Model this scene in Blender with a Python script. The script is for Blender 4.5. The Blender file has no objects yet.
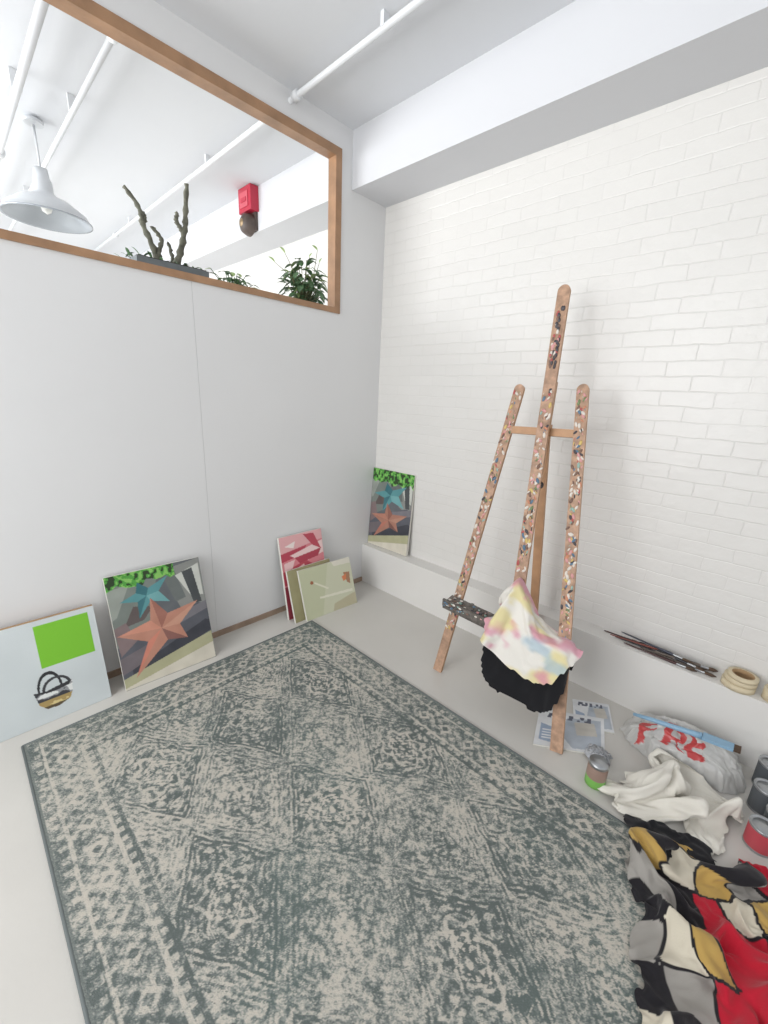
import bpy, bmesh, numpy as np, math, random
from mathutils import Vector, Matrix
random.seed(7)
D2R=math.radians
# ---------------------------------------------------------------- helpers
def lin(c):
    c=np.asarray(c,dtype=float)/255.0
    return np.where(c<=0.04045,c/12.92,((np.maximum(c,0)+0.055)/1.055)**2.4)
def l4(c):
    a=lin(c); return (float(a[0]),float(a[1]),float(a[2]),1.0)

def new_mat(name,rgb,rough=0.6,metal=0.0,noise=0.0,nscale=20.0,bump=0.0,bscale=60.0,attr=None,sheen=0.0,trans=0.0,spec=None):
    m=bpy.data.materials.new(name); m.use_nodes=True
    nt=m.node_tree; N=nt.nodes; L=nt.links
    b=N['Principled BSDF']
    b.inputs['Roughness'].default_value=rough
    b.inputs['Metallic'].default_value=metal
    if spec is not None: b.inputs['Specular IOR Level'].default_value=spec
    if sheen: b.inputs['Sheen Weight'].default_value=sheen
    if trans: b.inputs['Transmission Weight'].default_value=trans
    tc=N.new('ShaderNodeTexCoord')
    src=None
    if attr:
        a=N.new('ShaderNodeAttribute'); a.attribute_name=attr; src=a.outputs['Color']
    else:
        b.inputs['Base Color'].default_value=l4(rgb)
    if noise>0:
        n=N.new('ShaderNodeTexNoise'); n.inputs['Scale'].default_value=nscale; n.inputs['Detail'].default_value=5
        L.new(tc.outputs['Object'],n.inputs['Vector'])
        mr=N.new('ShaderNodeMapRange'); mr.inputs['From Min'].default_value=0.3; mr.inputs['From Max'].default_value=0.7
        mr.inputs['To Min'].default_value=1-noise; mr.inputs['To Max'].default_value=1+noise*0.4
        L.new(n.outputs['Fac'],mr.inputs['Value'])
        mx=N.new('ShaderNodeVectorMath'); mx.operation='SCALE'
        if src: L.new(src,mx.inputs[0])
        else: mx.inputs[0].default_value=l4(rgb)[:3]
        L.new(mr.outputs['Result'],mx.inputs['Scale']); src=mx.outputs[0]
    if src: L.new(src,b.inputs['Base Color'])
    if bump>0:
        n2=N.new('ShaderNodeTexNoise'); n2.inputs['Scale'].default_value=bscale; n2.inputs['Detail'].default_value=4
        L.new(tc.outputs['Object'],n2.inputs['Vector'])
        bp=N.new('ShaderNodeBump'); bp.inputs['Strength'].default_value=bump; bp.inputs['Distance'].default_value=0.01
        L.new(n2.outputs['Fac'],bp.inputs['Height']); L.new(bp.outputs['Normal'],b.inputs['Normal'])
    return m

class MB:
    def __init__(s): s.v=[];s.f=[];s.m=[];s.sm=[]
    def add(s,vs,fs,mat=0,smooth=False):
        o=len(s.v); s.v+= [tuple(map(float,p)) for p in vs]
        for f in fs: s.f.append(tuple(i+o for i in f)); s.m.append(mat); s.sm.append(smooth)
    def box(s,a,b,mat=0):
        x0,y0,z0=a;x1,y1,z1=b
        s.add([(x0,y0,z0),(x1,y0,z0),(x1,y1,z0),(x0,y1,z0),(x0,y0,z1),(x1,y0,z1),(x1,y1,z1),(x0,y1,z1)],
          [(0,3,2,1),(4,5,6,7),(0,1,5,4),(1,2,6,5),(2,3,7,6),(3,0,4,7)],mat)
    def obox(s,c,ax,ay,az,mat=0):
        c=Vector(c);ax=Vector(ax);ay=Vector(ay);az=Vector(az)
        vs=[c+i*ax+j*ay+k*az for k in(-1,1) for (i,j) in((-1,-1),(1,-1),(1,1),(-1,1))]
        s.add(vs,[(0,3,2,1),(4,5,6,7),(0,1,5,4),(1,2,6,5),(2,3,7,6),(3,0,4,7)],mat)
    def prism(s,outline,c,ex,ey,ez,t,mat=0,matfront=None):
        c=Vector(c);ex=Vector(ex).normalized();ey=Vector(ey).normalized();ez=Vector(ez).normalized()
        n=len(outline)
        bk=[c+ex*p[0]+ey*p[1]-ez*t/2 for p in outline]; fr=[c+ex*p[0]+ey*p[1]+ez*t/2 for p in outline]
        s.add(bk+fr,[tuple(range(n-1,-1,-1))]+[(i,(i+1)%n,n+(i+1)%n,n+i) for i in range(n)],mat)
        s.add(fr,[tuple(range(n))],mat if matfront is None else matfront)
    def lathe(s,prof,c,mat=0,seg=32,ax=None,smooth=True,mats=None,cap0=False,cap1=False):
        c=Vector(c)
        if ax is None: q=Matrix.Identity(3)
        else: q=Vector((0,0,1)).rotation_difference(Vector(ax).normalized()).to_matrix()
        vs=[]
        for r,z in prof:
            for k in range(seg):
                t=2*math.pi*k/seg; vs.append(c+q@Vector((r*math.cos(t),r*math.sin(t),z)))
        base=len(s.v); s.v+=[tuple(p) for p in vs]
        for i in range(len(prof)-1):
            for k in range(seg):
                s.f.append((base+i*seg+k,base+i*seg+(k+1)%seg,base+(i+1)*seg+(k+1)%seg,base+(i+1)*seg+k)); s.m.append(mats[i] if mats else mat); s.sm.append(smooth)
        if cap0: s.f.append(tuple(base+k for k in range(seg))[::-1]); s.m.append(mats[0] if mats else mat); s.sm.append(False)
        if cap1: s.f.append(tuple(base+(len(prof)-1)*seg+k for k in range(seg))); s.m.append(mats[-1] if mats else mat); s.sm.append(False)
    def tube(s,pts,rads,mat=0,seg=10,mats=None):
        pts=[Vector(p) for p in pts]
        if not hasattr(rads,'__len__'): rads=[rads]*len(pts)
        vs=[]
        prev=None
        for i,p in enumerate(pts):
            d=(pts[min(i+1,len(pts)-1)]-pts[max(i-1,0)]).normalized()
            if prev is None: a=d.orthogonal().normalized()
            else: a=(prev-d*prev.dot(d)).normalized()
            prev=a; b=d.cross(a)
            for k in range(seg):
                t=2*math.pi*k/seg; vs.append(p+(a*math.cos(t)+b*math.sin(t))*rads[i])
        base=len(s.v); s.v+=[tuple(p) for p in vs]
        for i in range(len(pts)-1):
            for k in range(seg):
                s.f.append((base+i*seg+k,base+i*seg+(k+1)%seg,base+(i+1)*seg+(k+1)%seg,base+(i+1)*seg+k)); s.m.append(mats[i] if mats else mat); s.sm.append(True)
        s.f.append(tuple(base+k for k in range(seg))[::-1]); s.m.append(mats[0] if mats else mat); s.sm.append(False)
        s.f.append(tuple(base+(len(pts)-1)*seg+k for k in range(seg))); s.m.append(mats[-1] if mats else mat); s.sm.append(False)
    def blob(s,c,ax,ay,az,mat=0,n=8):
        c=Vector(c);ax=Vector(ax);ay=Vector(ay);az=Vector(az)
        vs=[];R=4
        for i in range(R+1):
            ph=math.pi*i/R
            for k in range(n):
                t=2*math.pi*k/n; vs.append(c+ax*math.sin(ph)*math.cos(t)+ay*math.sin(ph)*math.sin(t)+az*math.cos(ph))
        s.add(vs,[(i*n+k,i*n+(k+1)%n,(i+1)*n+(k+1)%n,(i+1)*n+k) for i in range(R) for k in range(n)],mat,True)
    def build(s,name,mats,parent=None,fix=True,bevel=0):
        me=bpy.data.meshes.new(name); me.from_pydata(s.v,[],s.f)
        for m in mats: me.materials.append(m)
        me.polygons.foreach_set('material_index',s.m); me.polygons.foreach_set('use_smooth',s.sm)
        if fix:
            bm=bmesh.new(); bm.from_mesh(me)
            bmesh.ops.recalc_face_normals(bm,faces=bm.faces); bm.to_mesh(me); bm.free()
        me.update()
        o=bpy.data.objects.new(name,me); bpy.context.collection.objects.link(o)
        if parent: o.parent=parent
        if bevel:
            md=o.modifiers.new('bev','BEVEL'); md.width=bevel; md.segments=2; md.limit_method='ANGLE'
        return o

def vnoise(x,y,seed,per=64):
    rng=np.random.RandomState(seed); g=rng.rand(per,per)
    xi=np.floor(x).astype(int); yi=np.floor(y).astype(int); fx=x-xi; fy=y-yi
    fx=fx*fx*(3-2*fx); fy=fy*fy*(3-2*fy)
    a=g[xi%per,yi%per];b=g[(xi+1)%per,yi%per];c=g[xi%per,(yi+1)%per];d=g[(xi+1)%per,(yi+1)%per]
    return (a*(1-fx)+b*fx)*(1-fy)+(c*(1-fx)+d*fx)*fy
def fbm(x,y,seed,oct=4,gain=0.5):
    s=0;a=1;t=0
    for i in range(oct):
        s=s+a*vnoise(x*2**i+17.3*i,y*2**i+9.1*i,seed+i); t+=a; a*=gain
    return s/t
def inpoly(U,V,pts):
    ins=np.zeros(U.shape,bool); n=len(pts)
    for i in range(n):
        x0,y0=pts[i];x1,y1=pts[(i+1)%n]
        if y0==y1: continue
        c=((y0>V)!=(y1>V))&(U<(x1-x0)*(V-y0)/(y1-y0)+x0); ins^=c
    return ins
def grid_mesh(name,P,C,mats,smooth=True,extra=None,mask=None,uv=False):
    ny,nx=P.shape[:2]
    idx=np.arange(ny*nx).reshape(ny,nx)
    q=np.stack([idx[:-1,:-1],idx[:-1,1:],idx[1:,1:],idx[1:,:-1]],-1).reshape(-1,4)
    vs=P.reshape(-1,3); cols=lin(C.reshape(-1,3))
    uvs=np.stack(np.meshgrid(np.linspace(0,1,nx),np.linspace(0,1,ny)),-1).reshape(-1,2)
    if mask is not None:
        mk=mask.ravel(); q=q[mk[q].all(1)]; used=np.zeros(len(vs),bool); used[q.ravel()]=True
        remap=np.cumsum(used)-1; q=remap[q]; vs=vs[used]; cols=cols[used]; uvs=uvs[used]
    faces=q.tolist(); verts=vs.tolist(); mi=[0]*len(faces); sm=[smooth]*len(faces)
    if extra:
        o=len(verts); verts+=[list(p) for p in extra.v]; faces+=[[i+o for i in f] for f in extra.f]
        mi+=extra.m; sm+=extra.sm
        cols=np.vstack([cols,np.ones((len(extra.v),3))*0.5])
    me=bpy.data.meshes.new(name); me.from_pydata(verts,[],faces)
    for m in mats: me.materials.append(m)
    me.polygons.foreach_set('material_index',mi); me.polygons.foreach_set('use_smooth',sm)
    at=me.color_attributes.new('Col','FLOAT_COLOR','POINT')
    at.data.foreach_set('color',np.hstack([cols,np.ones((len(cols),1))]).astype(np.float32).ravel())
    if uv:
        ul=me.uv_layers.new(name='UVMap'); ul.data.foreach_set('uv',uvs[q.ravel()].astype(np.float32).ravel())
    me.update()
    o=bpy.data.objects.new(name,me); bpy.context.collection.objects.link(o); return o

# ---------------------------------------------------------------- materials
M_wall=new_mat('partition_paint',(227,227,227),0.55,noise=0.02,nscale=1.5,bump=0.03,bscale=90)
M_ceil=new_mat('ceiling_paint',(220,222,225),0.8,noise=0.02,nscale=1.2,bump=0.05,bscale=40)
M_beam=new_mat('beam_paint',(214,215,218),0.7,noise=0.02,nscale=2,bump=0.06,bscale=30)
M_plinth=new_mat('plinth_paint',(224,222,218),0.5,noise=0.03,nscale=3,bump=0.06,bscale=25)
M_groove=new_mat('panel_gap',(205,205,205),0.8)
M_wood=new_mat('varnished_pine_frame',(168,130,98),0.4,noise=0.25,nscale=9,bump=0.1)
M_base=new_mat('baseboard_wood',(158,136,118),0.6,noise=0.2,nscale=12)
M_pipe=new_mat('white_pipe_paint',(226,228,230),0.35)
M_floor=new_mat('painted_floor',(204,201,195),0.34,noise=0.05,nscale=2.2,bump=0.06,bscale=35)
def brick_mat():
    m=bpy.data.materials.new('painted_white_brick'); m.use_nodes=True; nt=m.node_tree;N=nt.nodes;L=nt.links
    b=N['Principled BSDF']; b.inputs['Roughness'].default_value=0.30
    tc=N.new('ShaderNodeTexCoord'); sx=N.new('ShaderNodeSeparateXYZ'); cx=N.new('ShaderNodeCombineXYZ')
    L.new(tc.outputs['Object'],sx.inputs[0]); L.new(sx.outputs['X'],cx.inputs['X']); L.new(sx.outputs['Z'],cx.inputs['Y'])
    n0=N.new('ShaderNodeTexNoise'); n0.inputs['Scale'].default_value=9; n0.inputs['Detail'].default_value=3
    L.new(tc.outputs['Object'],n0.inputs['Vector'])
    sc=N.new('ShaderNodeVectorMath'); sc.operation='SCALE'; sc.inputs['Scale'].default_value=0.016
    L.new(n0.outputs['Color'],sc.inputs[0])
    ad=N.new('ShaderNodeVectorMath'); L.new(cx.outputs[0],ad.inputs[0]); L.new(sc.outputs[0],ad.inputs[1])
    br=N.new('ShaderNodeTexBrick'); br.inputs['Scale'].default_value=1.0
    br.inputs['Brick Width'].default_value=0.205; br.inputs['Row Height'].default_value=0.066
    br.inputs['Mortar Size'].default_value=0.004; br.inputs['Mortar Smooth'].default_value=0.9
    br.inputs['Color1'].default_value=l4((224,222,218)); br.inputs['Color2'].default_value=l4((222,220,216)); br.inputs['Mortar'].default_value=l4((219,217,213))
    L.new(ad.outputs[0],br.inputs['Vector']); L.new(br.outputs['Color'],b.inputs['Base Color'])
    n=N.new('ShaderNodeTexNoise'); n.inputs['Scale'].default_value=22; n.inputs['Detail'].default_value=6
    L.new(tc.outputs['Object'],n.inputs['Vector'])
    ng=N.new('ShaderNodeTexNoise'); ng.inputs['Scale'].default_value=3; ng.inputs['Detail'].default_value=2
    L.new(tc.outputs['Object'],ng.inputs['Vector'])
    fade=N.new('ShaderNodeMapRange'); fade.inputs['From Min'].default_value=.38; fade.inputs['From Max'].default_value=.62; fade.inputs['To Min'].default_value=-.22; fade.inputs['To Max'].default_value=-.95
    L.new(ng.outputs['Fac'],fade.inputs['Value'])
    ma=N.new('ShaderNodeMath'); ma.operation='MULTIPLY_ADD'; L.new(br.outputs['Fac'],ma.inputs[0]); L.new(fade.outputs['Result'],ma.inputs[1])
    m2=N.new('ShaderNodeMath'); m2.operation='MULTIPLY'; L.new(n.outputs['Fac'],m2.inputs[0]); m2.inputs[1].default_value=1.2
    L.new(m2.outputs[0],ma.inputs[2])
    bp=N.new('ShaderNodeBump'); bp.inputs['Strength'].default_value=0.37; bp.inputs['Distance'].default_value=0.005
    L.new(ma.outputs[0],bp.inputs['Height']); L.new(bp.outputs['Normal'],b.inputs['Normal'])
    return m
M_brick=brick_mat()

# ---------------------------------------------------------------- room shell
CZ=3.04; XR=4.6; XL=-5.0; YB=-4.8; BY=0.11; PH=0.325; PF=-0.01
def simple(name,boxes,mats):
    mb=MB()
    for a,b,*m in boxes: mb.box(a,b,m[0] if m else 0)
    return mb.build(name,mats)
simple('floor',[((XL,YB,-0.1),(XR,BY+0.2,0))],[M_floor])
simple('ceiling',[((XL,YB,CZ),(XR,BY+0.2,CZ+0.1))],[M_ceil])
simple('wall_back',[((XL,BY,0),(XR,BY+0.2,CZ))],[M_brick])
simple('wall_far',[((XL-0.1,YB,0),(XL,BY+0.2,CZ))],[M_wall])
simple('ceiling_beam',[((XL,-0.2,2.73),(XR,BY,CZ))],[M_beam])
simple('trim_1',[((XL,PF,0),(XR,BY,PH))],[M_plinth])
WB,WT,WR,WL=2.025,2.875,-0.325,-3.3
T=0.055
simple('wall_left',[
 ((-T,YB,0),(0,-1.2465,WB)),((-T,-1.2445,0),(0,BY,WB)),((-T+.01,-1.26,0),(-0.002,-1.23,WB-.02),1),
 ((-T,YB,WT),(0,BY,CZ)),((-T,WR,WB),(0,BY,WT)),((-T,YB,WB),(0,WL,WT))],[M_wall,M_groove])
a,b,c=0.012,0.034,0.010
simple('window_1',[
 ((-T-0.008,WL,WB),(c,WR,WB+a)),((-T-0.008,WL,WT-a),(c,WR,WT)),
 ((-T-0.008,WR-a,WB+a),(c,WR,WT-a)),((-T-0.008,WL,WB+a),(c,WL+a,WT-a)),
 ((0,WL-b,WB-b*.6),(c,WR+b,WB)),((0,WL-b,WT),(c,WR+b,WT+b)),
 ((0,WR,WB),(c,WR+b,WT)),((0,WL-b,WB),(c,WL,WT))],[M_wood])
simple('baseboard_left',[((0,YB,0),(0.010,PF,0.035))],[M_base])
simple('plant_shelf',[((-0.52,-2.9,1.93),(-T,-0.1,1.96))],[M_wall])

def pipe(name,y,z,x0,x1,r,flx=(),step=1.7):
    mb=MB(); mb.tube([(x0,y,z),(x1,y,z)],r,0,14)
    for fx in flx: mb.lathe([(r,-0.02),(r*1.7,-0.02),(r*1.7,0.02),(r,0.02)],(fx,y,z),0,16,ax=(1,0,0))
    x=x0+0.6
    while x<x1:
        mb.box((x-0.010,y-r*1.2,z),(x+0.010,y+r*1.2,CZ)); x+=step
    return mb.build(name,[M_pipe])
pipe('ceiling_pipe',-0.65,2.99,XL,XR,0.014,(0.06,-3.2,-0.16))
pipe('ceiling_pipe.001',-1.42,2.96,XL,-0.16,0.014,(-0.2,))
pipe('ceiling_pipe.002',-1.66,2.95,XL,-0.06,0.019,(-1.9,))

mb=MB()
M_enamel=new_mat('enamel_shade',(206,209,212),0.3); M_shin=new_mat('shade_inside',(170,176,182),0.25,metal=0.4)
LX,LY,LZ=-1.44,-1.53,2.505
mb.lathe([(0.035,0.27),(0.042,0.22),(0.05,0.20),(0.052,0.14),(0.08,0.115),(0.135,0.095),(0.215,0.035),(0.232,0.0),(0.24,-0.002),(0.24,-0.01),(0.227,-0.008),(0.2,0.03),(0.12,0.085),(0.05,0.11)],(LX,LY,LZ),0,40,mats=[0]*8+[1]*5,cap0=True)
mb.tube([(LX,LY,LZ+.26),(LX,LY,3.0)],0.006,0,8)
mb.lathe([(0.05,0.0),(0.05,0.02),(0.01,0.035)],(LX,LY,3.005),0,20,cap0=True)
mb.blob((LX,LY,LZ+.07),(0.035,0,0),(0,0.035,0),(0,0,0.05),2,14)
mb.build('pendant_lamp',[M_enamel,M_shin,new_mat('bulb_glass',(235,235,230),0.2)])

M_red=new_mat('alarm_red',(186,42,66),0.35); M_dk=new_mat('dark_metal',(88,76,70),0.5,noise=0.3)
mb=MB(); y=-0.2
mb.box((-1.30,y-0.07,2.865),(-1.11,y,3.035),0); mb.box((-1.27,y-0.076,2.895),(-1.15,y-0.069,3.0),1)
mb.box((-1.25,y-0.080,2.93),(-1.17,y-0.075,2.96),0)
mb.box((-1.30,y-0.02,2.735),(-1.13,y,2.875),2)
mb.lathe([(0.0,0.085),(0.035,0.08),(0.065,0.06),(0.08,0.02),(0.082,0.0)],(-1.215,y-0.02,2.785),2,24,ax=(0,-1,0))
mb.lathe([(0.0,0.09),(0.02,0.088),(0.03,0.08)],(-1.215,y-0.02,2.785),3,16,ax=(0,-1,0))
mb.tube([(-1.31,y-0.01,2.88),(-1.35,y-0.03,2.83),(-1.31,y-0.04,2.77)],0.008,3,8)
mb.build('fire_alarm_bell',[M_red,new_mat('alarm_face',(205,90,104),0.4),M_dk,new_mat('bell_brass',(150,128,98),0.4,metal=0.5)],bevel=0)

def leaf(mb,base,d,L,W,mat,droop=0.3):
    base=Vector(base); d=Vector(d).normalized(); side=d.cross(Vector((0,0,1)))
    if side.length<0.01: side=Vector((1,0,0))
    side.normalize(); up=side.cross(d)
    vs=[];n=5
    for i in range(n+1):
        t=i/n; w=W*math.sin(math.pi*min(0.98,t*0.93+0.05))**0.8*0.5
        c=base+d*L*t-Vector((0,0,1))*droop*L*t*t
        vs+=[c-side*w+up*w*0.25,c,c+side*w+up*w*0.25]
    mb.add(vs,[(3*i,3*i+1,3*i+4,3*i+3) for i in range(n)]+[(3*i+1,3*i+2,3*i+5,3*i+4) for i in range(n)],mat,True)
M_leafd=new_mat('leaf_dark',(90,122,84),0.5,noise=0.3,nscale=25); M_leafl=new_mat('leaf_light',(160,184,120),0.5,noise=0.2); M_stem=new_mat('plant_stem',(110,112,80),0.7,noise=0.3)
M_pot=new_mat('pot_grey',(112,118,120),0.7,noise=0.15); M_soil=new_mat('soil',(60,48,40),0.95,noise=0.3)
def rv(a): return random.uniform(-a,a)
mb=MB()
mb.box((-0.40,-1.42,1.96),(-0.20,-1.06,2.115),0); mb.box((-0.39,-1.41,2.115),(-0.21,-1.07,2.12),1)
M_branch=new_mat('gnarled_branch',(112,112,98),0.8,noise=0.45,nscale=40,bump=0.5,bscale=80)
def branch(pts,r0,r1):
    P=[];R=[];n=22
    pts=[Vector(p) for p in pts]
    for i in range(n+1):
        t=i/n*(len(pts)-1); k=min(int(t),len(pts)-2); f=t-k
        p0=pts[max(k-1,0)];p1=pts[k];p2=pts[k+1];p3=pts[min(k+2,len(pts)-1)]
        p=0.5*((2*p1)+(-p0+p2)*f+(2*p0-5*p1+4*p2-p3)*f*f+(-p0+3*p1-3*p2+p3)*f**3)
        P.append(p+Vector((rv(.003),rv(.003),0))); R.append((r0+(r1-r0)*i/n)*(1+0.25*math.sin(i*2.3)))
    mb.tube(P,R,2,9)
branch([(-.3,-1.28,2.10),(-.3,-1.30,2.18),(-.29,-1.345,2.28),(-.28,-1.36,2.35),(-.28,-1.42,2.42)],.017,.009)
branch([(-.3,-1.26,2.10),(-.3,-1.28,2.17),(-.3,-1.26,2.24),(-.31,-1.30,2.29)],.014,.009)
branch([(-.3,-1.21,2.10),(-.3,-1.17,2.19),(-.3,-1.14,2.30),(-.3,-1.12,2.40),(-.3,-1.105,2.54)],.019,.011)
branch([(-.3,-1.14,2.30),(-.3,-1.175,2.35),(-.3,-1.165,2.39)],.013,.008)
branch([(-.32,-1.23,2.10),(-.33,-1.20,2.16),(-.33,-1.215,2.24)],.013,.008)
branch([(-.3,-1.35,2.28),(-.3,-1.33,2.31),(-.3,-1.335,2.34)],.010,.006)
for i in range(60):
    leaf(mb,(-.3+rv(.08),-1.25+rv(.19),2.115),(rv(1),rv(1),random.uniform(.3,1)),random.uniform(.04,.08),.018,3)
mb.build('cactus_planter',[M_pot,M_soil,M_branch,M_leafd])
mb=MB(); mb.lathe([(0.05,0),(0.065,0.08),(0.06,0.08)],(-.3,-.88,1.96),0,20,cap0=True,cap1=True)
for i in range(90):
    a=random.uniform(0,6.28); r=random.uniform(0.02,.15); base=Vector((-.3+math.cos(a)*r*.7,-.88+math.sin(a)*r*1.0,2.05+random.uniform(0,.11)))
    mb.tube([(-.3,-.88,2.03),base],.002,1,5); leaf(mb,base,(math.cos(a),math.sin(a),rv(.6)),random.uniform(.035,.06),.028,random.choice([1,1,2]))
mb.build('potted_foliage',[M_pot,M_leafd,M_leafl])
mb=MB(); mb.lathe([(0.06,0),(0.08,0.12),(0.074,0.12)],(-.33,-.34,1.96),0,22,cap0=True,cap1=True)
for i in range(190):
    a=random.uniform(0,6.28); r=random.uniform(0.02,.15); base=Vector((-.33+math.cos(a)*r,-.33+math.sin(a)*r*.95,2.09+random.uniform(0,.32)*(1.1-r*4.2)))
    if i%3==0: mb.tube([(-.33,-.34,2.07),base],.0025,3,5)
    leaf(mb,base,(math.cos(a),math.sin(a),rv(.8)),random.uniform(.05,.09),.04,random.choice([1,1,1,2]),.4)
for e in [(-.33,-.56,2.30),(-.35,-.27,2.40),(-.3,-.50,2.36),(-.3,-.24,2.44),(-.33,-.20,2.38)]:
    mb.tube([(-.33,-.34,2.1),((-.33+e[0])/2,(-.34+e[1])/2+.02,2.24),e],[.003,.0025,.0015],3,6); leaf(mb,e,(0,rv(1),.8),.06,.025,2)
mb.build('potted_houseplant',[M_pot,M_leafd,M_leafl,M_stem])

# ---------------------------------------------------------------- rug
RX0,RX1,RY0,RY1=0.26,2.56,-2.21,-0.71
nx,ny=760,496
X,Y=np.meshgrid(np.linspace(RX0,RX1,nx),np.linspace(RY0,RY1,ny))
cx,cy=(RX0+RX1)/2-0.03,(RY0+RY1)/2+0.01
wx=(fbm(X*11,Y*11,3,3)-.5)*.030; wy=(fbm(X*11+50,Y*11,4,3)-.5)*.030
qx=X-cx+wx; qy=Y-cy+wy
def dcell(qx,qy,ox,oy):
    ax=(qx-ox+.3)%.6-.3; ay=(qy-oy+.2)%.4-.2
    return ax,ay,np.abs(ax)/.3+np.abs(ay)/.2
ax,ay,dA=dcell(qx,qy,0,0); bx,by,dB=dcell(qx,qy,.3,.2)
dark=dA<=1.0
lx=np.where(dark,ax,bx); ly=np.where(dark,ay,by); d=np.where(dark,dA,dB)
d=d+.05*np.sign(np.sin(lx*120))*(d>.40)
ang=np.arctan2(ly*1.35,lx); rr=np.hypot(lx,ly*1.35)
val=np.where(dark,0.32,0.69)
val=np.where((d>.92),.58,val)
val=np.where((d>.79)&(d<.92),np.where(dark,.22,.40),val)
val=np.where((d>.83)&(d<.87),.68,val)
val=np.where(dark&(d<.66)&(d>.58),.66,val)
val=np.where((~dark)&(d<.64)&(d>.57),.38,val)
sc=np.sin(84*qx+5*np.sin(44*qy))*np.sin(84*qy+5*np.sin(44*qx))
m=(d<.78)
val=np.where(m&(sc>.40),np.where(dark,.60,.42),val)
val=np.where(m&(sc<-.60),np.where(dark,.16,.60),val)
ring=np.abs(rr-.098*(1+.12*np.cos(8*ang+3.14)))<.008
val=np.where(ring,np.where(dark,.70,.36),val)
med=np.abs(lx)/.088+np.abs(ly)/.062+.10*np.sign(np.sin(lx*170))
val=np.where(med<1.0,np.where(dark,.80,.36),val)
val=np.where((med>.62)&(med<.80),np.where(dark,.34,.68),val)
pet=.036*(1+.26*np.cos(8*ang)); val=np.where(rr<pet,np.where(dark,.28,.76),val)
val=np.where(rr<.013,np.where(dark,.78,.3),val)
e=np.minimum(np.minimum(X-RX0,RX1-X),np.minimum(Y-RY0,RY1-Y))+ .3*wx
al=np.where(np.minimum(X-RX0,RX1-X)<np.minimum(Y-RY0,RY1-Y),Y-RY0,X-RX0)
bd=e<.215
bv=np.full(X.shape,.42)
bm_=(np.sin(al*2*math.pi/.125)*.02+.115)
bv=np.where(np.abs(e-bm_)<.006,.64,bv)
mot=np.abs((al%.125)-.0625)+np.abs(e-.115); bv=np.where(mot<.034,.72,bv); bv=np.where(mot<.016,.26,bv)
bv=np.where((mot>.036)&(np.sin(al*120)*np.sin(e*120)>.5),.62,bv); bv=np.where((mot>.036)&(np.sin(al*120)*np.sin(e*120)<-.6),.28,bv)
bv=np.where((e>.168)&(e<.181),.74,bv); bv=np.where((e>.183)&(e<.200),np.where(np.sin(al*2*math.pi/.04)>0,.30,.64),bv); bv=np.where(e>.200,.22,bv)
bv=np.where((e<.058),.36,bv); bv=np.where((e>.025)&(e<.045),np.where(np.sin(al*2*math.pi/.05)>.1,.60,.32),bv); bv=np.where((e>.050)&(e<.060),.72,bv)
val=np.where(bd,bv,val)
S=np.clip(fbm(X*5,Y*5,81,3)*1.6+.12,.62,1.12)
n1=fbm(X*44,Y*44,11,4,.9); n2=fbm(X*4.5,Y*4.5,21,4,.6); n3=np.random.RandomState(5).rand(*X.shape)
val=.49+(val-.49)*S+(n1-.5)*1.12+(n2-.5)*.50+(n3-.5)*.34
eb=np.minimum(np.minimum(X-RX0,RX1-X),np.minimum(Y-RY0,RY1-Y))
val=np.where(eb<.012,.36+(n3-.5)*.15,val)
t=np.clip((val-.16)/(.80-.16),0,1)[...,None]; t=t*t*(3-2*t)
c0=np.array([99,106,104.]); c1=np.array([143,147,142.]); c2=np.array([195,189,178.])
col=np.where(t<.5,c0+(c1-c0)*t*2,c1+(c2-c1)*(t*2-1))
tealm=np.clip((fbm(X*3,Y*3,31,3)-.47)*4,0,1)[...,None]
col=col*(1-.20*tealm*(1-t))+np.array([102,126,121.])*(.20*tealm*(1-t))
Z=.010+.0012*n1
P=np.stack([X,Y,Z],-1)
ex=MB()
for a,b in [((RX0,RY0),(RX1,RY0)),((RX1,RY0),(RX1,RY1)),((RX1,RY1),(RX0,RY1)),((RX0,RY1),(RX0,RY0))]:
    ex.tube([(a[0],a[1],.006),(b[0],b[1],.006)],.006,1,8)
M_rug=new_mat('distressed_rug_pile',(0,0,0),0.95,attr='Col',noise=0.06,nscale=260,bump=0.3,bscale=420,spec=.1)
grid_mesh('persian_rug',P,col,[M_rug,new_mat('rug_binding',(104,110,110),.9)],extra=ex)

# ---------------------------------------------------------------- paintings
M_paint=new_mat('painted_canvas',(0,0,0),0.5,attr='Col',bump=0.08,bscale=200)
M_cedge=new_mat('raw_canvas_edge',(222,220,212),0.8,noise=.05)
M_cedge2=new_mat('stretcher_wood_edge',(176,142,104),0.7,noise=.15)
def canvas(name,BL,BR,TL,th,nu,nv,fn,edge):
    BL=Vector(BL);BR=Vector(BR);TL=Vector(TL); ex=BR-BL; ey=TL-BL; n=ex.cross(ey).normalized()
    U,V=np.meshgrid(np.linspace(0,1,nu),np.linspace(1,0,nv))
    P=np.array(BL)[None,None]+U[...,None]*np.array(ex)+(1-V)[...,None]*np.array(ey)
    C=fn(U,V)
    m=MB(); f=[BL,BR,BR+ey,TL]; bk=[p-n*th for p in f]
    m.add([p-n*.0005 for p in f]+bk,[(0,1,5,4),(1,2,6,5),(2,3,7,6),(3,0,4,7),(7,6,5,4)],1)
    return grid_mesh(name,P[::-1],C[::-1],[M_paint,edge],smooth=False,extra=m)
def fill(C,mask,c): C[mask]=np.array(c,float)
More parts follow.
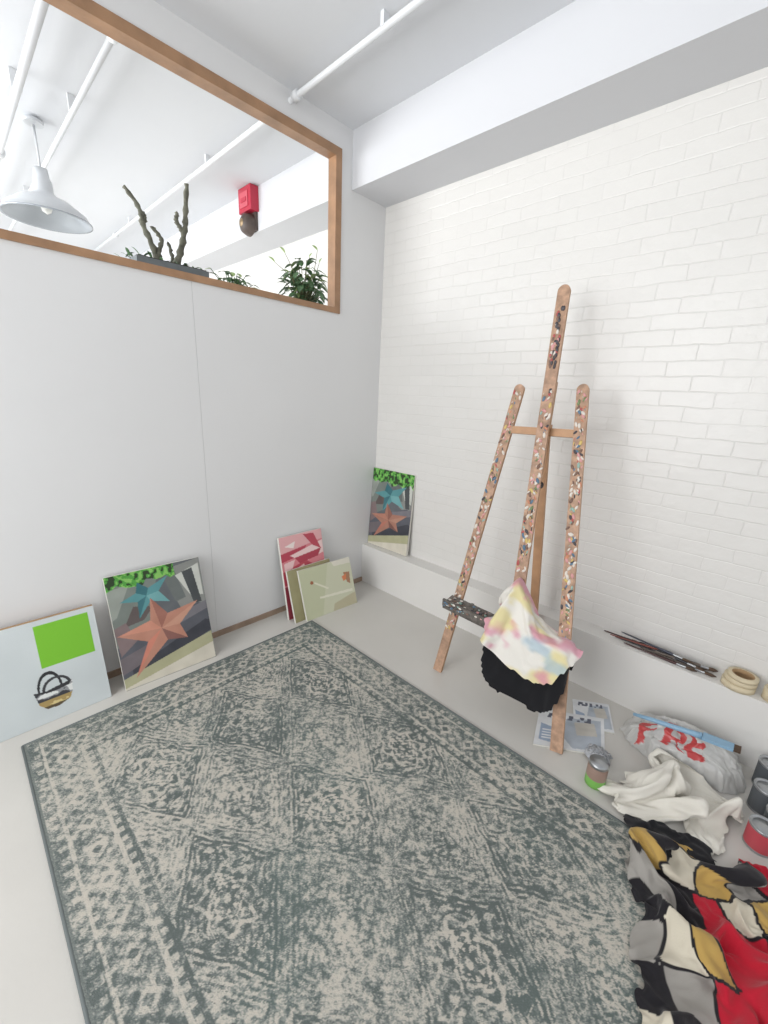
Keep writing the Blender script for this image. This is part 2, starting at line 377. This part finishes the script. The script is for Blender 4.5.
def starcanvas(seed,light):
    def fn(U,V):
        C=np.empty(U.shape+(3,)); C[:]=(98,102,106)
        fill(C,inpoly(U,V,[(0,.05),(.5,.1),(.35,.5),(0,.62)]),(120,128,122))
        fill(C,inpoly(U,V,[(0,.12),(.22,.10),(.05,.36),(0,.38)]),(150,156,148))
        fill(C,inpoly(U,V,[(.22,.30),(.42,.34),(.30,.44),(.1,.46)]),(96,86,84))
        fill(C,inpoly(U,V,[(.55,.05),(1,.0),(1,.5),(.7,.42)]),(136,138,134))
        fill(C,inpoly(U,V,[(.56,.08),(.70,.06),(.78,.34),(.66,.36)]),(104,110,108))
        fill(C,inpoly(U,V,[(.70,.12),(.98,.05),(.98,.36),(.84,.34)]),(200,202,194))
        fill(C,inpoly(U,V,[(.78,.10),(.9,.08),(.95,.42),(.86,.42)]),(70,74,76))
        fill(C,inpoly(U,V,[(.0,.62),(.9,.42),(1,.46),(1,.66),(0,.9)]),(88,90,98))
        fill(C,inpoly(U,V,[(.55,.50),(1,.42),(1,.50),(.6,.58)]),(120,118,124))
        fill(C,inpoly(U,V,[(.0,.72),(.3,.66),(.28,.80),(.0,.86)]),(112,104,108))
        fill(C,inpoly(U,V,[(.1,.84),(.95,.60),(1,.62),(1,.72),(.1,.93)]),(62,64,72))
        fill(C,inpoly(U,V,[(0,.90),(1,.73),(1,.86),(0,1)]),(178,176,142))
        fill(C,inpoly(U,V,[(0,.98),(1,.84),(1,1),(0,1)]),(214,208,192))
        g=fbm(U*26,V*30,seed,2); band=(V<.085+.05*vnoise(U*20,V*0,seed+3))&(U<(1.1 if not light else .7))
        if not light: band=(V<.13+.06*vnoise(U*14,V*0,seed+3))
        fill(C,band,(40,60,30)); fill(C,band&(g>.42),(80,156,62)); fill(C,band&(g>.62),(132,190,96))
        k0=0. if light else .06
        s=[(.30,.10+k0),(.40,.17+k0),(.62,.10+k0),(.50,.22+k0),(.60,.34+k0),(.40,.29+k0),(.26,.42+k0),(.27,.27+k0),(.10,.24+k0),(.27,.19+k0)]; cc=(.37,.235+k0)
        if not light: s=[((x-.37)*1.5+.48,(y-.295)*1.15+.31) for x,y in s]; cc=(.48,.235+.07)
        fill(C,inpoly(U,V,s),(88,146,150))
        fill(C,inpoly(U,V,[s[0],s[1],cc,s[9]]),(54,108,116)); fill(C,inpoly(U,V,[s[4],s[5],cc,s[3]]),(112,166,168)); fill(C,inpoly(U,V,[s[6],s[7],cc]),(60,112,120))
        s=[(.40,.26),(.55,.44),(.90,.40),(.66,.57),(.72,.72),(.50,.68),(.12,.92),(.30,.64),(.02,.52),(.36,.46)]; cc=(.46,.56)
        if not light: s=[((x-.46)*1.0+.48,(y-.56)*.72+.62) for x,y in s]; cc=(.48,.62)
        mut=1.0 if light else .9
        fill(C,inpoly(U,V,s),np.array((188,134,114))*mut)
        for k,c in ((0,(160,108,94)),(2,(200,150,128)),(4,(140,96,88)),(6,(204,130,110)),(8,(206,144,122))):
            fill(C,inpoly(U,V,[s[k],s[(k+1)%10],cc]),np.array(c)*mut)
        fill(C,inpoly(U,V,[(0,.45),(.12,.42),(.2,.6),(.02,.7)])&~inpoly(U,V,s),(130,112,112))
        C+=((fbm(U*9,V*12,seed+30,3)-.5)*16)[...,None]
        return C
    return fn
def bagcanvas(U,V):
    C=np.empty(U.shape+(3,)); C[:]=(206,213,214)
    C+=((fbm(U*3,V*3,5,3)-.5)*18)[...,None]
    fill(C,(U>.62)&(U<.955)&(V>.05)&(V<.47),(124,194,48))
    fill(C,inpoly(U,V,[(.0,.33),(.18,.30),(.16,.36),(.0,.40)]),(226,230,228))
    x=(U-.66)*1.27; y=V-.74
    fill(C,(np.abs(np.hypot((x+.02)/.085,(y+.06)/.155)-1)<.11)&(y<-.05),(38,38,42))
    fill(C,(np.abs(np.hypot((x-.03)/.10,(y+.05)/.10)-1)<.12)&(y<-.04),(60,60,64))
    body=[(-.145,-.06),(-.05,-.045),(.03,-.06),(.15,-.075),(.14,.03),(.11,.10),(.02,.135),(-.07,.13),(-.12,.07)]
    ib=inpoly(x,y,body); g=fbm(x*14+5,y*22+5,8,3)
    fill(C,ib,(150,152,154)); fill(C,ib&(g>.56),(226,228,226)); fill(C,ib&(g<.44),(60,60,66)); 
    fill(C,inpoly(x,y,[(-.145,-.06),(-.05,-.045),(.03,-.06),(.15,-.075),(.12,-.035),(-.02,-.02),(-.12,-.035)]),(48,48,52))
    fill(C,ib&(y>.045),(170,146,92)); fill(C,ib&(y>.045)&(g>.58),(214,196,140)); fill(C,ib&(y>.105),(88,74,52))
    return C
def redcanvas(U,V):
    C=np.empty(U.shape+(3,)); C[:]=(218,134,142)
    fill(C,inpoly(U,V,[(0,0),(1,0),(1,.12),(0,.2)]),(230,176,178)); fill(C,inpoly(U,V,[(0,.2),(.6,.16),(.5,.26),(0,.3)]),(190,70,90))
    fill(C,inpoly(U,V,[(.2,.24),(1,.14),(1,.3),(.5,.36)]),(242,212,210)); fill(C,inpoly(U,V,[(.55,.02),(.8,.03),(.95,.25),(.75,.18)]),(190,76,92))
    fill(C,inpoly(U,V,[(0,.42),(.55,.34),(.9,.5),(.3,.62),(0,.58)]),(190,76,90)); fill(C,inpoly(U,V,[(.1,.45),(.5,.38),(.5,.47),(.2,.52)]),(242,214,208))
    fill(C,inpoly(U,V,[(.3,.28),(.95,.24),(.85,.33),(.4,.36)]),(178,64,82)); fill(C,inpoly(U,V,[(.1,.12),(.35,.08),(.3,.16)]),(245,230,226))
    fill(C,inpoly(U,V,[(.05,.32),(.3,.30),(.22,.40),(.05,.41)]),(238,200,200))
    fill(C,V>.6,(150,58,72)); return C
def olivecanvas(U,V):
    C=np.empty(U.shape+(3,)); C[:]=(156,150,112); C+=((fbm(U*4,V*4,8,3)-.5)*20)[...,None]; return C
def sagecanvas(U,V):
    C=np.empty(U.shape+(3,)); C[:]=(204,205,180)
    fill(C,inpoly(U,V,[(0,0),(.55,0),(.3,1),(0,1)]),(194,197,166)); fill(C,inpoly(U,V,[(.62,0),(1,0),(1,.12),(.66,.1)]),(222,218,204))
    fill(C,inpoly(U,V,[(.82,.28),(.95,.30),(.93,.55),(.87,.5)]),(170,126,96)); fill(C,inpoly(U,V,[(.78,.36),(.88,.32),(.86,.44),(.8,.46)]),(214,130,88))
    fill(C,inpoly(U,V,[(.3,.62),(.95,.66),(.95,.72),(.3,.66)]),(224,222,204)); fill(C,np.hypot((U-.2)*1.2,V-.3)<.035,(160,96,64))
    fill(C,inpoly(U,V,[(.25,.3),(.5,.5),(.47,.52),(.24,.33)]),(222,220,200))
    fill(C,inpoly(U,V,[(.55,.85),(1,.75),(1,1),(.5,1)]),(188,181,152)); return C
canvas('star_painting',(.175,-1.80,.001),(.195,-1.345,.001),(.034,-1.80,.575),.022,180,230,starcanvas(3,True),M_cedge)
canvas('bag_painting',(.165,-2.47,.001),(.165,-1.862,.001),(.062,-2.47,.462),.035,240,190,bagcanvas,M_cedge2)
canvas('red_painting',(.14,-.81,.001),(.14,-.46,.001),(.03,-.81,.56),.02,120,180,redcanvas,M_cedge)
canvas('olive_canvas',(.205,-.80,.001),(.205,-.44,.001),(.105,-.80,.345),.018,40,40,olivecanvas,M_cedge)
canvas('sage_painting',(.235,-.728,.001),(.262,-.295,.001),(.13,-.728,.335),.02,140,120,sagecanvas,M_cedge)
canvas('star_painting.001',(.006,.045,PH+.001),(.42,.055,PH+.001),(.006,.085,PH+.625),.018,150,210,starcanvas(9,False),M_cedge)

# ---------------------------------------------------------------- easel
M_beech=new_mat('beech_wood',(188,146,110),0.5,noise=0.18,nscale=14)
M_beechp=new_mat('paint_stained_wood',(184,148,122),0.55,noise=0.4,nscale=35)
M_gun=new_mat('crusty_dark_paint',(112,106,100),0.8,noise=0.5,nscale=50,bump=.8,bscale=60)
cols=[(224,216,206),(214,156,154),(180,86,84),(118,134,92),(70,66,70),(90,120,144),(210,184,112),(124,96,82),(150,180,170),(200,136,106)]
M_daubs=[new_mat('paint_daub_%d'%i,c,.35) for i,c in enumerate(cols)]
mats=[M_beech,M_beechp,M_gun,new_mat('black_knob',(30,30,32),.4)]+M_daubs
mb=MB()
def plank(P0,P1,w,t,rt=True,daub=0,front=1,z0=0.0,z1=1.0,nrm=(0.12,-1,0.18)):
    P0=Vector(P0);P1=Vector(P1); ey=(P1-P0); L=ey.length; ey.normalize()
    ez=Vector(nrm); ez=(ez-ey*ez.dot(ey)).normalized(); ex=ey.cross(ez)
    out=[(-w/2,0),(w/2,0)]
    if rt: out+=[(w/2*math.cos(a),L-w/2+w/2*math.sin(a)) for a in [math.pi*i/10 for i in range(11)]]
    else: out+=[(w/2,L),(-w/2,L)]
    mb.prism(out,P0,ex,ey,ez,t,0,front)
    for i in range(daub):
        f=random.uniform(z0,z1)
        c=P0+ey*L*f+ex*rv(w*.40)+ez*(t/2)
        a=random.uniform(0,3.14); s=random.uniform(.3,1.0)**1.5
        d1=ex*math.cos(a)+ey*math.sin(a); d2=-ex*math.sin(a)+ey*math.cos(a)
        mb.blob(c,d1*.012*s+ey*.004,d2*.008*s,ez*.0035*s,4+random.choice([0,0,0,0,1,1,2,3,4,4,5,6,7,7,8,9]),8)
plank((1.155,-.49,0),(1.27,-.15,1.585),.050,.022,True,210,1,.16,.98)
plank((1.865,-.555,0),(1.575,-.15,1.59),.052,.022,True,210,1,.24,.98)
plank((1.535,-.44,.36),(1.405,-.11,2.03),.055,.022,True,170,1,.2,.72)
for i in range(50):
    f=random.uniform(.78,.94); p=Vector((1.535,-.44,.36)).lerp(Vector((1.405,-.11,2.03)),f)
    mb.blob(p+Vector((rv(.015),-.012,rv(.004))),(.007,0,0),(0,.003,0),(0,0,.012),random.choice([8,8,8,11,6,5,4]),7)
plank((1.505,-.045,0),(1.432,-.145,1.36),.042,.024,False,0,0)
plank((1.50,-.33,.75),(1.43,-.125,1.60),.028,.018,False,0,0)
plank((1.235,-.195,1.36),(1.63,-.20,1.37),.036,.02,False,0,0,nrm=(0,-1,.2))
mb.obox((1.43,-.165,1.37),(.03,0,0),(0,.02,0),(0,0,.03),0)
mb.lathe([(0,.03),(.016,.03),(.018,.01),(.008,.0),(.006,-.03)],(1.475,-.27,1.12),3,14,ax=(1,-.3,0))
plank((1.17,-.43,.41),(1.80,-.46,.41),.05,.022,False,0,0,nrm=(0,-1,.2))
mb.obox((1.475,-.475,.428),(.315,-.010,-.004),(0,.045,.01),(0,-.003,.014),2)
mb.obox((1.475,-.518,.442),(.315,-.010,-.004),(0,.006,0),(0,0,.018),2)
for i in range(160):
    x=1.165+random.random()*.24; s=random.uniform(.5,1); mb.blob((x,-.470+rv(.05),.444+rv(.006)),(.013*s,0,0),(0,.010*s,0),(0,0,.007*s),random.choice([2,2,2,4,8,8,11,9,12,5]),7)
    if i%3==0: mb.blob((x,-.516,.442+rv(.014)),(.011*s,0,0),(0,.004*s,0),(0,0,.007*s),random.choice([2,4,8,8,11,9,12]),7)
mb.build('artist_easel',mats)

# ---------------------------------------------------------------- simulated cloths
M_cloth=new_mat('cotton_cloth',(0,0,0),.9,attr='Col',bump=.15,bscale=300,sheen=.2,spec=.2)
colliders=[]
def collider(a,b):
    bm=bmesh.new(); bmesh.ops.create_cube(bm,size=1)
    for v in bm.verts: v.co=Vector([(a[i]+b[i])/2+v.co[i]*(b[i]-a[i]) for i in range(3)])
    me=bpy.data.meshes.new('col'); bm.to_mesh(me); bm.free()
    o=bpy.data.objects.new('col',me); bpy.context.collection.objects.link(o)
    o.modifiers.new('c','COLLISION'); o.collision.thickness_outer=.006; o.collision.cloth_friction=20; colliders.append(o); return o
def sheet(name,c,w,h,step,colfn,amp,fr,seed,rot=0,z=.05,pins=None,bend=.15,mass=.2,mat=None,irr=0,pleat=0):
    nx=int(w/step)+1; ny=int(h/step)+1
    u,v=np.meshgrid(np.linspace(-1,1,nx),np.linspace(-1,1,ny))
    x=u*w/2;y=v*h/2
    zz=amp*(fbm((x+3)*fr,(y+3)*fr,seed,2)) if amp else 0*x
    if pleat: zz=zz+pleat*np.sin(x*2*math.pi/.11+1.5*v)
    cr,sr=math.cos(rot),math.sin(rot)
    P=np.stack([c[0]+x*cr-y*sr,c[1]+x*sr+y*cr,z+zz],-1)
    mask=None
    if irr:
        th=np.arctan2(v,u); R=(np.abs(u)**4+np.abs(v)**4)**.25
        mask=R<(1-irr+irr*2*(fbm(np.cos(th)*2+9,np.sin(th)*2+9,seed+50,3)-.25))
    o=grid_mesh(name,P,colfn(u,v),[mat or M_cloth],mask=mask,uv=True)
    md=o.modifiers.new('cloth','CLOTH'); s=md.settings
    s.quality=6; s.mass=mass; s.tension_stiffness=15;s.compression_stiffness=15;s.shear_stiffness=5;s.bending_stiffness=bend;s.air_damping=1.0
    s.tension_damping=5;s.compression_damping=5;s.shear_damping=5;s.bending_damping=.5
    cs=md.collision_settings; cs.distance_min=.005; cs.use_self_collision=True; cs.self_distance_min=.005; cs.collision_quality=3
    md.point_cache.frame_end=100
    if pins is not None:
        g=o.vertex_groups.new(name='pin'); ids=[vv.index for vv in o.data.vertices if pins(vv.co.x,vv.co.y)]; g.add(ids,1.0,'REPLACE'); s.vertex_group_mass='pin'
    return o
def run(objs,n):
    sc=bpy.context.scene
    for f in range(1,n+1): sc.frame_set(f)
    dg=bpy.context.evaluated_depsgraph_get()
    for o in objs:
        me=bpy.data.meshes.new_from_object(o.evaluated_get(dg)); o.modifiers.clear(); o.data=me
    sc.frame_set(1)
def solid(c): return lambda u,v: np.zeros(u.shape+(3,))+np.array(c,float)
def tiedye(u,v):
    C=np.empty(u.shape+(3,)); C[:]=(228,224,216)
    x=u*2.6;y=v*3.0
    a=fbm(x+3,y+3,70,3);b=fbm(x+13,y+3,74,3);c=fbm(x+33,y+3,78,3)
    for n,cc,th in ((b,(220,206,144),.48),(a,(210,140,160),.50),(c,(172,192,204),.64)):
        w=np.clip((n-th)*8,0,.75)[...,None]; C=C*(1-w)+np.array(cc,float)*w
    return C
def recolour(o,fn,levels=2):
    s=o.modifiers.new('s','SUBSURF'); s.levels=levels; s.render_levels=levels
    dg=bpy.context.evaluated_depsgraph_get(); me=bpy.data.meshes.new_from_object(o.evaluated_get(dg)); o.modifiers.clear(); o.data=me
    nl=len(me.loops); uv=np.empty(nl*2,np.float32); me.uv_layers[0].data.foreach_get('uv',uv); uv=uv.reshape(-1,2)
    vi=np.empty(nl,np.int32); me.loops.foreach_get('vertex_index',vi)
    VU=np.zeros((len(me.vertices),2)); VU[vi]=uv
    c=fn(VU[:,0],VU[:,1]); at=me.color_attributes['Col']
    at.data.foreach_set('color',np.hstack([lin(c),np.ones((len(c),1))]).astype(np.float32).ravel())
MU=(184,152,86);GR=(156,152,146);RE=(184,30,50);BK=(34,32,36);CR=(206,198,180);OR=(202,104,62)
cells=[(.04,.96,MU),(.14,.90,MU),(.24,.93,BK),(.20,.82,MU),(.07,.80,GR),(.32,.84,CR),(.34,.97,MU),(.44,.93,BK),(.42,.82,MU),(.53,.88,GR),(.06,.67,BK),(.16,.70,GR),(.27,.71,BK),(.37,.70,RE),(.48,.72,CR),(.60,.76,MU),(.63,.93,RE),
 (.05,.54,GR),(.15,.56,CR),(.25,.58,MU),(.36,.58,RE),(.47,.60,RE),(.58,.62,BK),(.70,.64,MU),(.74,.80,RE),(.84,.70,CR),
 (.06,.42,BK),(.17,.43,GR),(.27,.44,RE),(.38,.45,RE),(.49,.47,BK),(.60,.48,GR),(.72,.48,RE),(.86,.50,MU),
 (.05,.30,CR),(.14,.30,BK),(.24,.31,RE),(.35,.32,OR),(.46,.34,BK),(.57,.34,RE),(.70,.32,BK),(.85,.30,CR),
 (.06,.17,BK),(.17,.18,MU),(.27,.18,BK),(.38,.19,RE),(.50,.20,MU),(.62,.18,BK),(.80,.14,RE),(.08,.05,RE),(.20,.05,BK),(.33,.06,OR),(.48,.06,BK),(.66,.05,GR),(.90,.9,BK)]
def patchfn(u,v):
    u2=u+.05*(fbm(u*6,v*6,60,2)-.5); v2=v+.05*(fbm(u*6+9,v*6,61,2)-.5)
    D=np.stack([np.maximum(np.abs(u2-p[0]),np.abs(v2-p[1])*.9)+.35*np.hypot(u2-p[0],v2-p[1]) for p in cells],-1)
    i=np.argsort(D,-1)[...,:2]; d1=np.take_along_axis(D,i[...,:1],-1)[...,0]; d2=np.take_along_axis(D,i[...,1:2],-1)[...,0]
    pal=np.array([p[2] for p in cells],float); cc=pal[i[...,0]]
    same=np.abs(pal[i[...,0]]-pal[i[...,1]]).sum(-1)<1
    cc[((d2-d1)<.014)&~same]=BK
    return cc
collider((0,-3,-.1),(4,1,0.0)); collider((0,PF,0),(4,1,PH))
pc=sheet('patchwork_clothing',(2.63,-.955),.78,.90,.0125,solid((0,0,0)),.42,7,3,.45,z=.04,irr=.07)
wr=sheet('white_rag',(2.28,-.465),.46,.35,.0105,solid((222,218,208)),.60,8,5,.3,z=.03,irr=.10)
pr=sheet('pink_rag',(2.42,-.42),.18,.16,.0105,solid((216,204,202)),.30,9,8,.3,z=.08,irr=.15)
kc=sheet('black_cloth',(2.31,-.67),.30,.14,.011,solid((30,30,34)),.22,9,18,.45,z=.03,irr=.08)
collider((1.13,-.52,.42),(1.80,-.43,.46)); collider((1.50,-.43,.36),(1.55,-.40,.63))
bk=sheet('black_apron',(1.66,-.475),.40,.76,.012,solid((26,26,29)),0,1,1,0.02,z=.475,pins=lambda X,Y:abs(Y+.475)<.012 and abs(X-1.66)<.17,bend=.25,irr=.05,pleat=.012)
run([pc,wr,pr,kc,bk],50)
bk.modifiers.new('c','COLLISION'); bk.collision.thickness_outer=.006
td=sheet('tie_dye_cloth',(1.63,-.54),.46,.54,.0120,tiedye,.0,6,2,.08,z=.655,pins=lambda X,Y:math.hypot(X-1.525,Y+.43)<.035,bend=.10,irr=.10,pleat=.028)
run([td],58)
bk.modifiers.clear()
for o in colliders: bpy.data.objects.remove(o)
recolour(pc,patchfn,2)
for o in (wr,pr,kc,bk,td):
    s=o.modifiers.new('s','SUBSURF'); s.levels=1; s.render_levels=1
for o,dz in ((pc,.006),(kc,.008)):
    o.location.z+=dz

# bag (crumpled plastic)
def disc_cloth(name,c,rx,ry,h,seed,colfn,rot=0,fold=.03,nr=70,nt=150,irr=.25,freq=3.0,mat=None,z0=.002,expo=.6,sharp=2.0):
    rho,th=np.meshgrid(np.linspace(0,1,nr),np.linspace(0,2*math.pi,nt)[:-1],indexing='ij')
    ct,st=np.cos(th),np.sin(th)
    Rr=1+irr*2*(fbm(ct*1.7+10,st*1.7+10,seed,3,.6)-.5)
    sq=(np.abs(ct)**3+np.abs(st)**3)**(-1/3.)
    x=rho*Rr*ct*sq; y=rho*Rr*st*sq
    wxx=x+.35*(fbm(x*2+5,y*2+5,seed+1,3)-.5); wyy=y+.35*(fbm(x*2+15,y*2+5,seed+2,3)-.5)
    r1=1-np.abs(2*fbm(wxx*freq+20,wyy*freq*1.0+20,seed+5,3,.45)-1)*2.2
    r2=1-np.abs(2*fbm(wxx*freq*.7+40,wyy*freq*2.2+40,seed+8,2,.4)-1)*2.2
    rd=np.clip(r1,0,1)**sharp*.65+np.clip(r2,0,1)**sharp*.5
    tp=np.clip(1-rho**4,0,1)
    z=h*np.clip(1-rho**2,0,1)**expo*(.45+.75*fbm(x*1.8+3,y*1.8+3,seed+11,2))+fold*rd*(.25+.75*tp)
    z=z*np.clip((1-rho)*9,0,1)**.5
    X=rx*x; Yy=ry*y
    X=X+ .022*(fbm(x*5+9,y*5,seed+13,3)-.5)*2; Yy=Yy+.022*(fbm(x*5+29,y*5,seed+14,3)-.5)*2
    cr,sr=math.cos(rot),math.sin(rot)
    P=np.stack([c[0]+X*cr-Yy*sr,c[1]+X*sr+Yy*cr,c[2]+z0+z],-1)
    C=colfn(x,y,seed)
    P=np.concatenate([P,P[:,:1]],1); C=np.concatenate([C,C[:,:1]],1)
    return grid_mesh(name,P,C,[mat or M_cloth])
def bagcol(x,y,s):
    C=np.empty(x.shape+(3,)); C[:]=(190,189,186); C+=((fbm(x*5,y*5,3,3)-.5)*40)[...,None]
    def L(polys,ox,oy,sc,c):
        for p in polys: fill(C,inpoly(x,y,[(ox+a*sc,oy+b*sc*1.5) for a,b in p]),c)
    F=[[(0,0),(.22,0),(.22,1),(0,1)],[(0,.8),(.75,.8),(.75,1),(0,1)],[(0,.42),(.6,.42),(.6,.6),(0,.6)]]
    E=F+[[(0,0),(.75,0),(.75,.2),(0,.2)]]
    Rr=F[:2]+[[(0,.42),(.75,.42),(.75,.6),(0,.6)],[(.53,.42),(.75,.42),(.75,1),(.53,1)],[(.3,.45),(.5,.45),(.8,0),(.58,0)]]
    L(F,-.74,-.80,.44,(190,72,72)); L(Rr,-.34,-.80,.44,(190,72,72)); L(E,.06,-.80,.44,(190,72,72))
    return C
M_bag=new_mat('thin_plastic',(0,0,0),.3,attr='Col',bump=.3,bscale=25)
disc_cloth('plastic_shopping_bag',(2.265,-.160,0),.225,.13,.14,51,bagcol,rot=.05,fold=.020,irr=.08,freq=1.7,mat=M_bag,expo=.45,sharp=1.2,nr=110,nt=240)
disc_cloth('crumpled_foil',(2.01,-.46,.008),.05,.045,.03,61,lambda x,y,s:solid((176,178,182))(x,y),fold=.012,nr=24,nt=60)

# ---------------------------------------------------------------- small props
def paper(U,V):
    C=np.empty(U.shape+(3,)); C[:]=(220,222,224)
    fill(C,inpoly(U,V,[(.45,.15),(.95,.1),(.95,.9),(.55,.95),(.35,.6)]),(176,184,194))
    fill(C,inpoly(U,V,[(.55,.25),(.85,.2),(.9,.55),(.6,.6)]),(196,192,184))
    fill(C,(V>.08)&(V<.22)&(U>.08)&(U<.8)&(vnoise(U*18,V*9,3)>.5),(84,88,104))
    fill(C,inpoly(U,V,[(.06,.4),(.3,.5),(.3,.9),(.06,.85)]),(150,166,188)); fill(C,(U>.1)&(U<.28)&(V>.55)&(V<.8)&(np.sin(V*90)>.2),(226,228,230))
    C+=((fbm(U*6,V*6,13,3)-.5)*30)[...,None]; return C
canvas('magazine',(1.775,-.60,.008),(2.03,-.43,.008),(1.70,-.36,.008),.007,90,90,paper,M_cedge)
canvas('magazine.001',(1.87,-.35,.006),(2.02,-.25,.006),(1.79,-.16,.006),.005,60,60,paper,M_cedge)
M_tin=new_mat('tin_metal',(170,172,174),.3,metal=.8)
M_green=new_mat('lime_paint',(120,180,84),.4); M_lab=new_mat('tin_label_dark',(86,90,94),.5); M_redl=new_mat('tin_label_red',(184,72,82),.45); M_tan=new_mat('jar_contents',(150,126,114),.35)
mb=MB(); mb.lathe([(.033,0),(.038,.004),(.038,.03),(.038,.042),(.038,.085),(.033,.094),(.033,.096),(.036,.096),(.036,.112),(.0,.112)],(2.040,-.60,0),0,28,mats=[0,0,0,1,1,1,2,2,2],cap0=True)
mb.build('paint_jar',[M_green,M_tan,M_tin])
def tin(name,x,y,r,h,lab):
    mb=MB(); mb.lathe([(r*.97,0),(r*1.02,.003),(r,.008),(r,.01),(r,h-.01),(r,h-.008),(r*1.03,h-.004),(r*1.03,h),(r*.93,h),(r*.92,h-.006),(r*.75,h-.006),(r*.73,h-.003),(0,h-.003)],(x,y,0),0,36,mats=[0,0,0,1,0,0,0,0,0,0,0,0],cap0=True)
    mb.build(name,[M_tin,lab])
tin('paint_tin',2.545,-.435,.043,.095,M_redl); tin('paint_tin.001',2.545,-.24,.042,.11,M_lab); tin('paint_tin.002',2.555,-.09,.045,.12,M_lab); tin('paint_tin.003',2.585,-.335,.04,.10,M_lab)
M_tape=new_mat('masking_tape',(214,200,170),.6,noise=.08); M_core=new_mat('card_core',(170,140,104),.8)
def tape(name,x,y,z,ro,ri,h):
    mb=MB(); mb.lathe([(ri,0),(ro,0),(ro,h),(ri+.004,h),(ri,h),(ri,0)],(x,y,z),0,40,mats=[0,0,0,1,1]); mb.build(name,[M_tape,M_core])
tape('tape_roll',2.385,.042,PH,.060,.038,.026); tape('tape_roll.001',2.388,.044,PH+.0265,.058,.038,.022,); tape('tape_roll.002',2.392,.040,PH+.049,.054,.036,.018)
tape('tape_roll.003',2.51,.04,PH,.045,.030,.05)
M_h=[new_mat('handle_%d'%i,c,.4) for i,c in enumerate([(70,42,40),(48,48,52),(130,70,60),(100,90,82),(56,60,74)])]
M_bris=new_mat('bristles',(92,74,60),.9,noise=.3)
def brush(name,p0,p1,r,hm):
    mb=MB(); p0=Vector(p0);p1=Vector(p1); l=lambda t:p0.lerp(p1,t)
    mb.tube([l(0),l(.05),l(.35),l(.72),l(.74),l(.85),l(.86),l(.94),l(1)],[r*.35,r*.6,r*.7,r*1.15,r*.9,r*.9,r*.95,r*1.1,r*.25],0,10,mats=[0,0,0,0,1,1,2,2]); mb.build(name,[hm,M_tin,M_bris])
for i,(a,b,c,d,z,rr_) in enumerate([(1.82,.075,2.13,.085,0,.006),(1.88,.055,2.2,.055,0,.006),(1.95,.09,2.28,.07,0,.006),(2.0,.045,2.31,.035,0,.007),(2.02,.08,2.31,.09,.0,.006),(1.93,.025,2.24,.015,0,.006),(1.99,.07,2.27,.02,.014,.006),(1.86,.03,2.16,.07,.014,.005),(2.06,.03,2.31,.065,.014,.008),(1.90,.08,2.22,.03,.026,.006)]):
    brush('paintbrush' if i==0 else 'paintbrush.%03d'%i,(a,b,PH+.006+z),(c,d,PH+.008+z),rr_,M_h[i%5])
mb=MB(); M_bl=new_mat('blue_handle',(136,172,198),.4)
mb.tube([(2.07,-.22,.13),(2.14,-.22,.145),(2.28,-.22,.172),(2.32,-.22,.18)],[.007,.010,.012,.015],0,12)
mb.obox((2.37,-.22,.188),(.05,0,.006),(0,.022,0),(0,0,.006),0)
mb.obox((2.43,-.22,.196),(.012,0,.002),(0,.021,0),(0,0,.004),1)
mb.build('wide_paintbrush',[M_bl,M_bris])

# ---------------------------------------------------------------- lights
w=bpy.data.worlds.new('World'); bpy.context.scene.world=w; w.use_nodes=True
w.node_tree.nodes['Background'].inputs[0].default_value=(.955,.975,1,1); w.node_tree.nodes['Background'].inputs[1].default_value=.82
def area(name,loc,tgt,sx,sy,pw,col=(1,1,1)):
    ld=bpy.data.lights.new(name,'AREA'); ld.shape='RECTANGLE'; ld.size=sx; ld.size_y=sy; ld.energy=pw; ld.color=col
    o=bpy.data.objects.new(name,ld); bpy.context.collection.objects.link(o); o.location=loc
    o.rotation_euler=(Vector(tgt)-Vector(loc)).to_track_quat('-Z','Y').to_euler(); return o
area('window_daylight',(1.0,-4.6,1.8),(1.3,0,1.2),2.4,2.2,90,(.99,.995,1))
area('window_daylight.001',(-2.5,-4.6,1.9),(-2.2,0,1.9),3.5,1.8,200,(.97,.985,1))

# ---------------------------------------------------------------- camera
f,yaw,pitch,roll=411.1,D2R(43.14),D2R(15.78),D2R(-2.66)
fwd=Vector((-math.sin(yaw)*math.cos(pitch),math.cos(yaw)*math.cos(pitch),-math.sin(pitch)))
r0=Vector((math.cos(yaw),math.sin(yaw),0)); d0=fwd.cross(r0)
r2=r0*math.cos(roll)+d0*math.sin(roll); d2=-r0*math.sin(roll)+d0*math.cos(roll)
cd=bpy.data.cameras.new('camera'); cam=bpy.data.objects.new('camera',cd); bpy.context.collection.objects.link(cam)
cd.sensor_fit='HORIZONTAL'; cd.sensor_width=36; cd.lens=36*f/768; cd.clip_start=.02
M=Matrix((r2,-d2,-fwd)).transposed().to_4x4(); M.translation=Vector((2.286,-2.208,1.5)); cam.matrix_world=M
bpy.context.scene.camera=cam
try:
    bpy.context.scene.view_settings.view_transform='Standard'
    bpy.context.scene.view_settings.look='None'
except Exception: pass
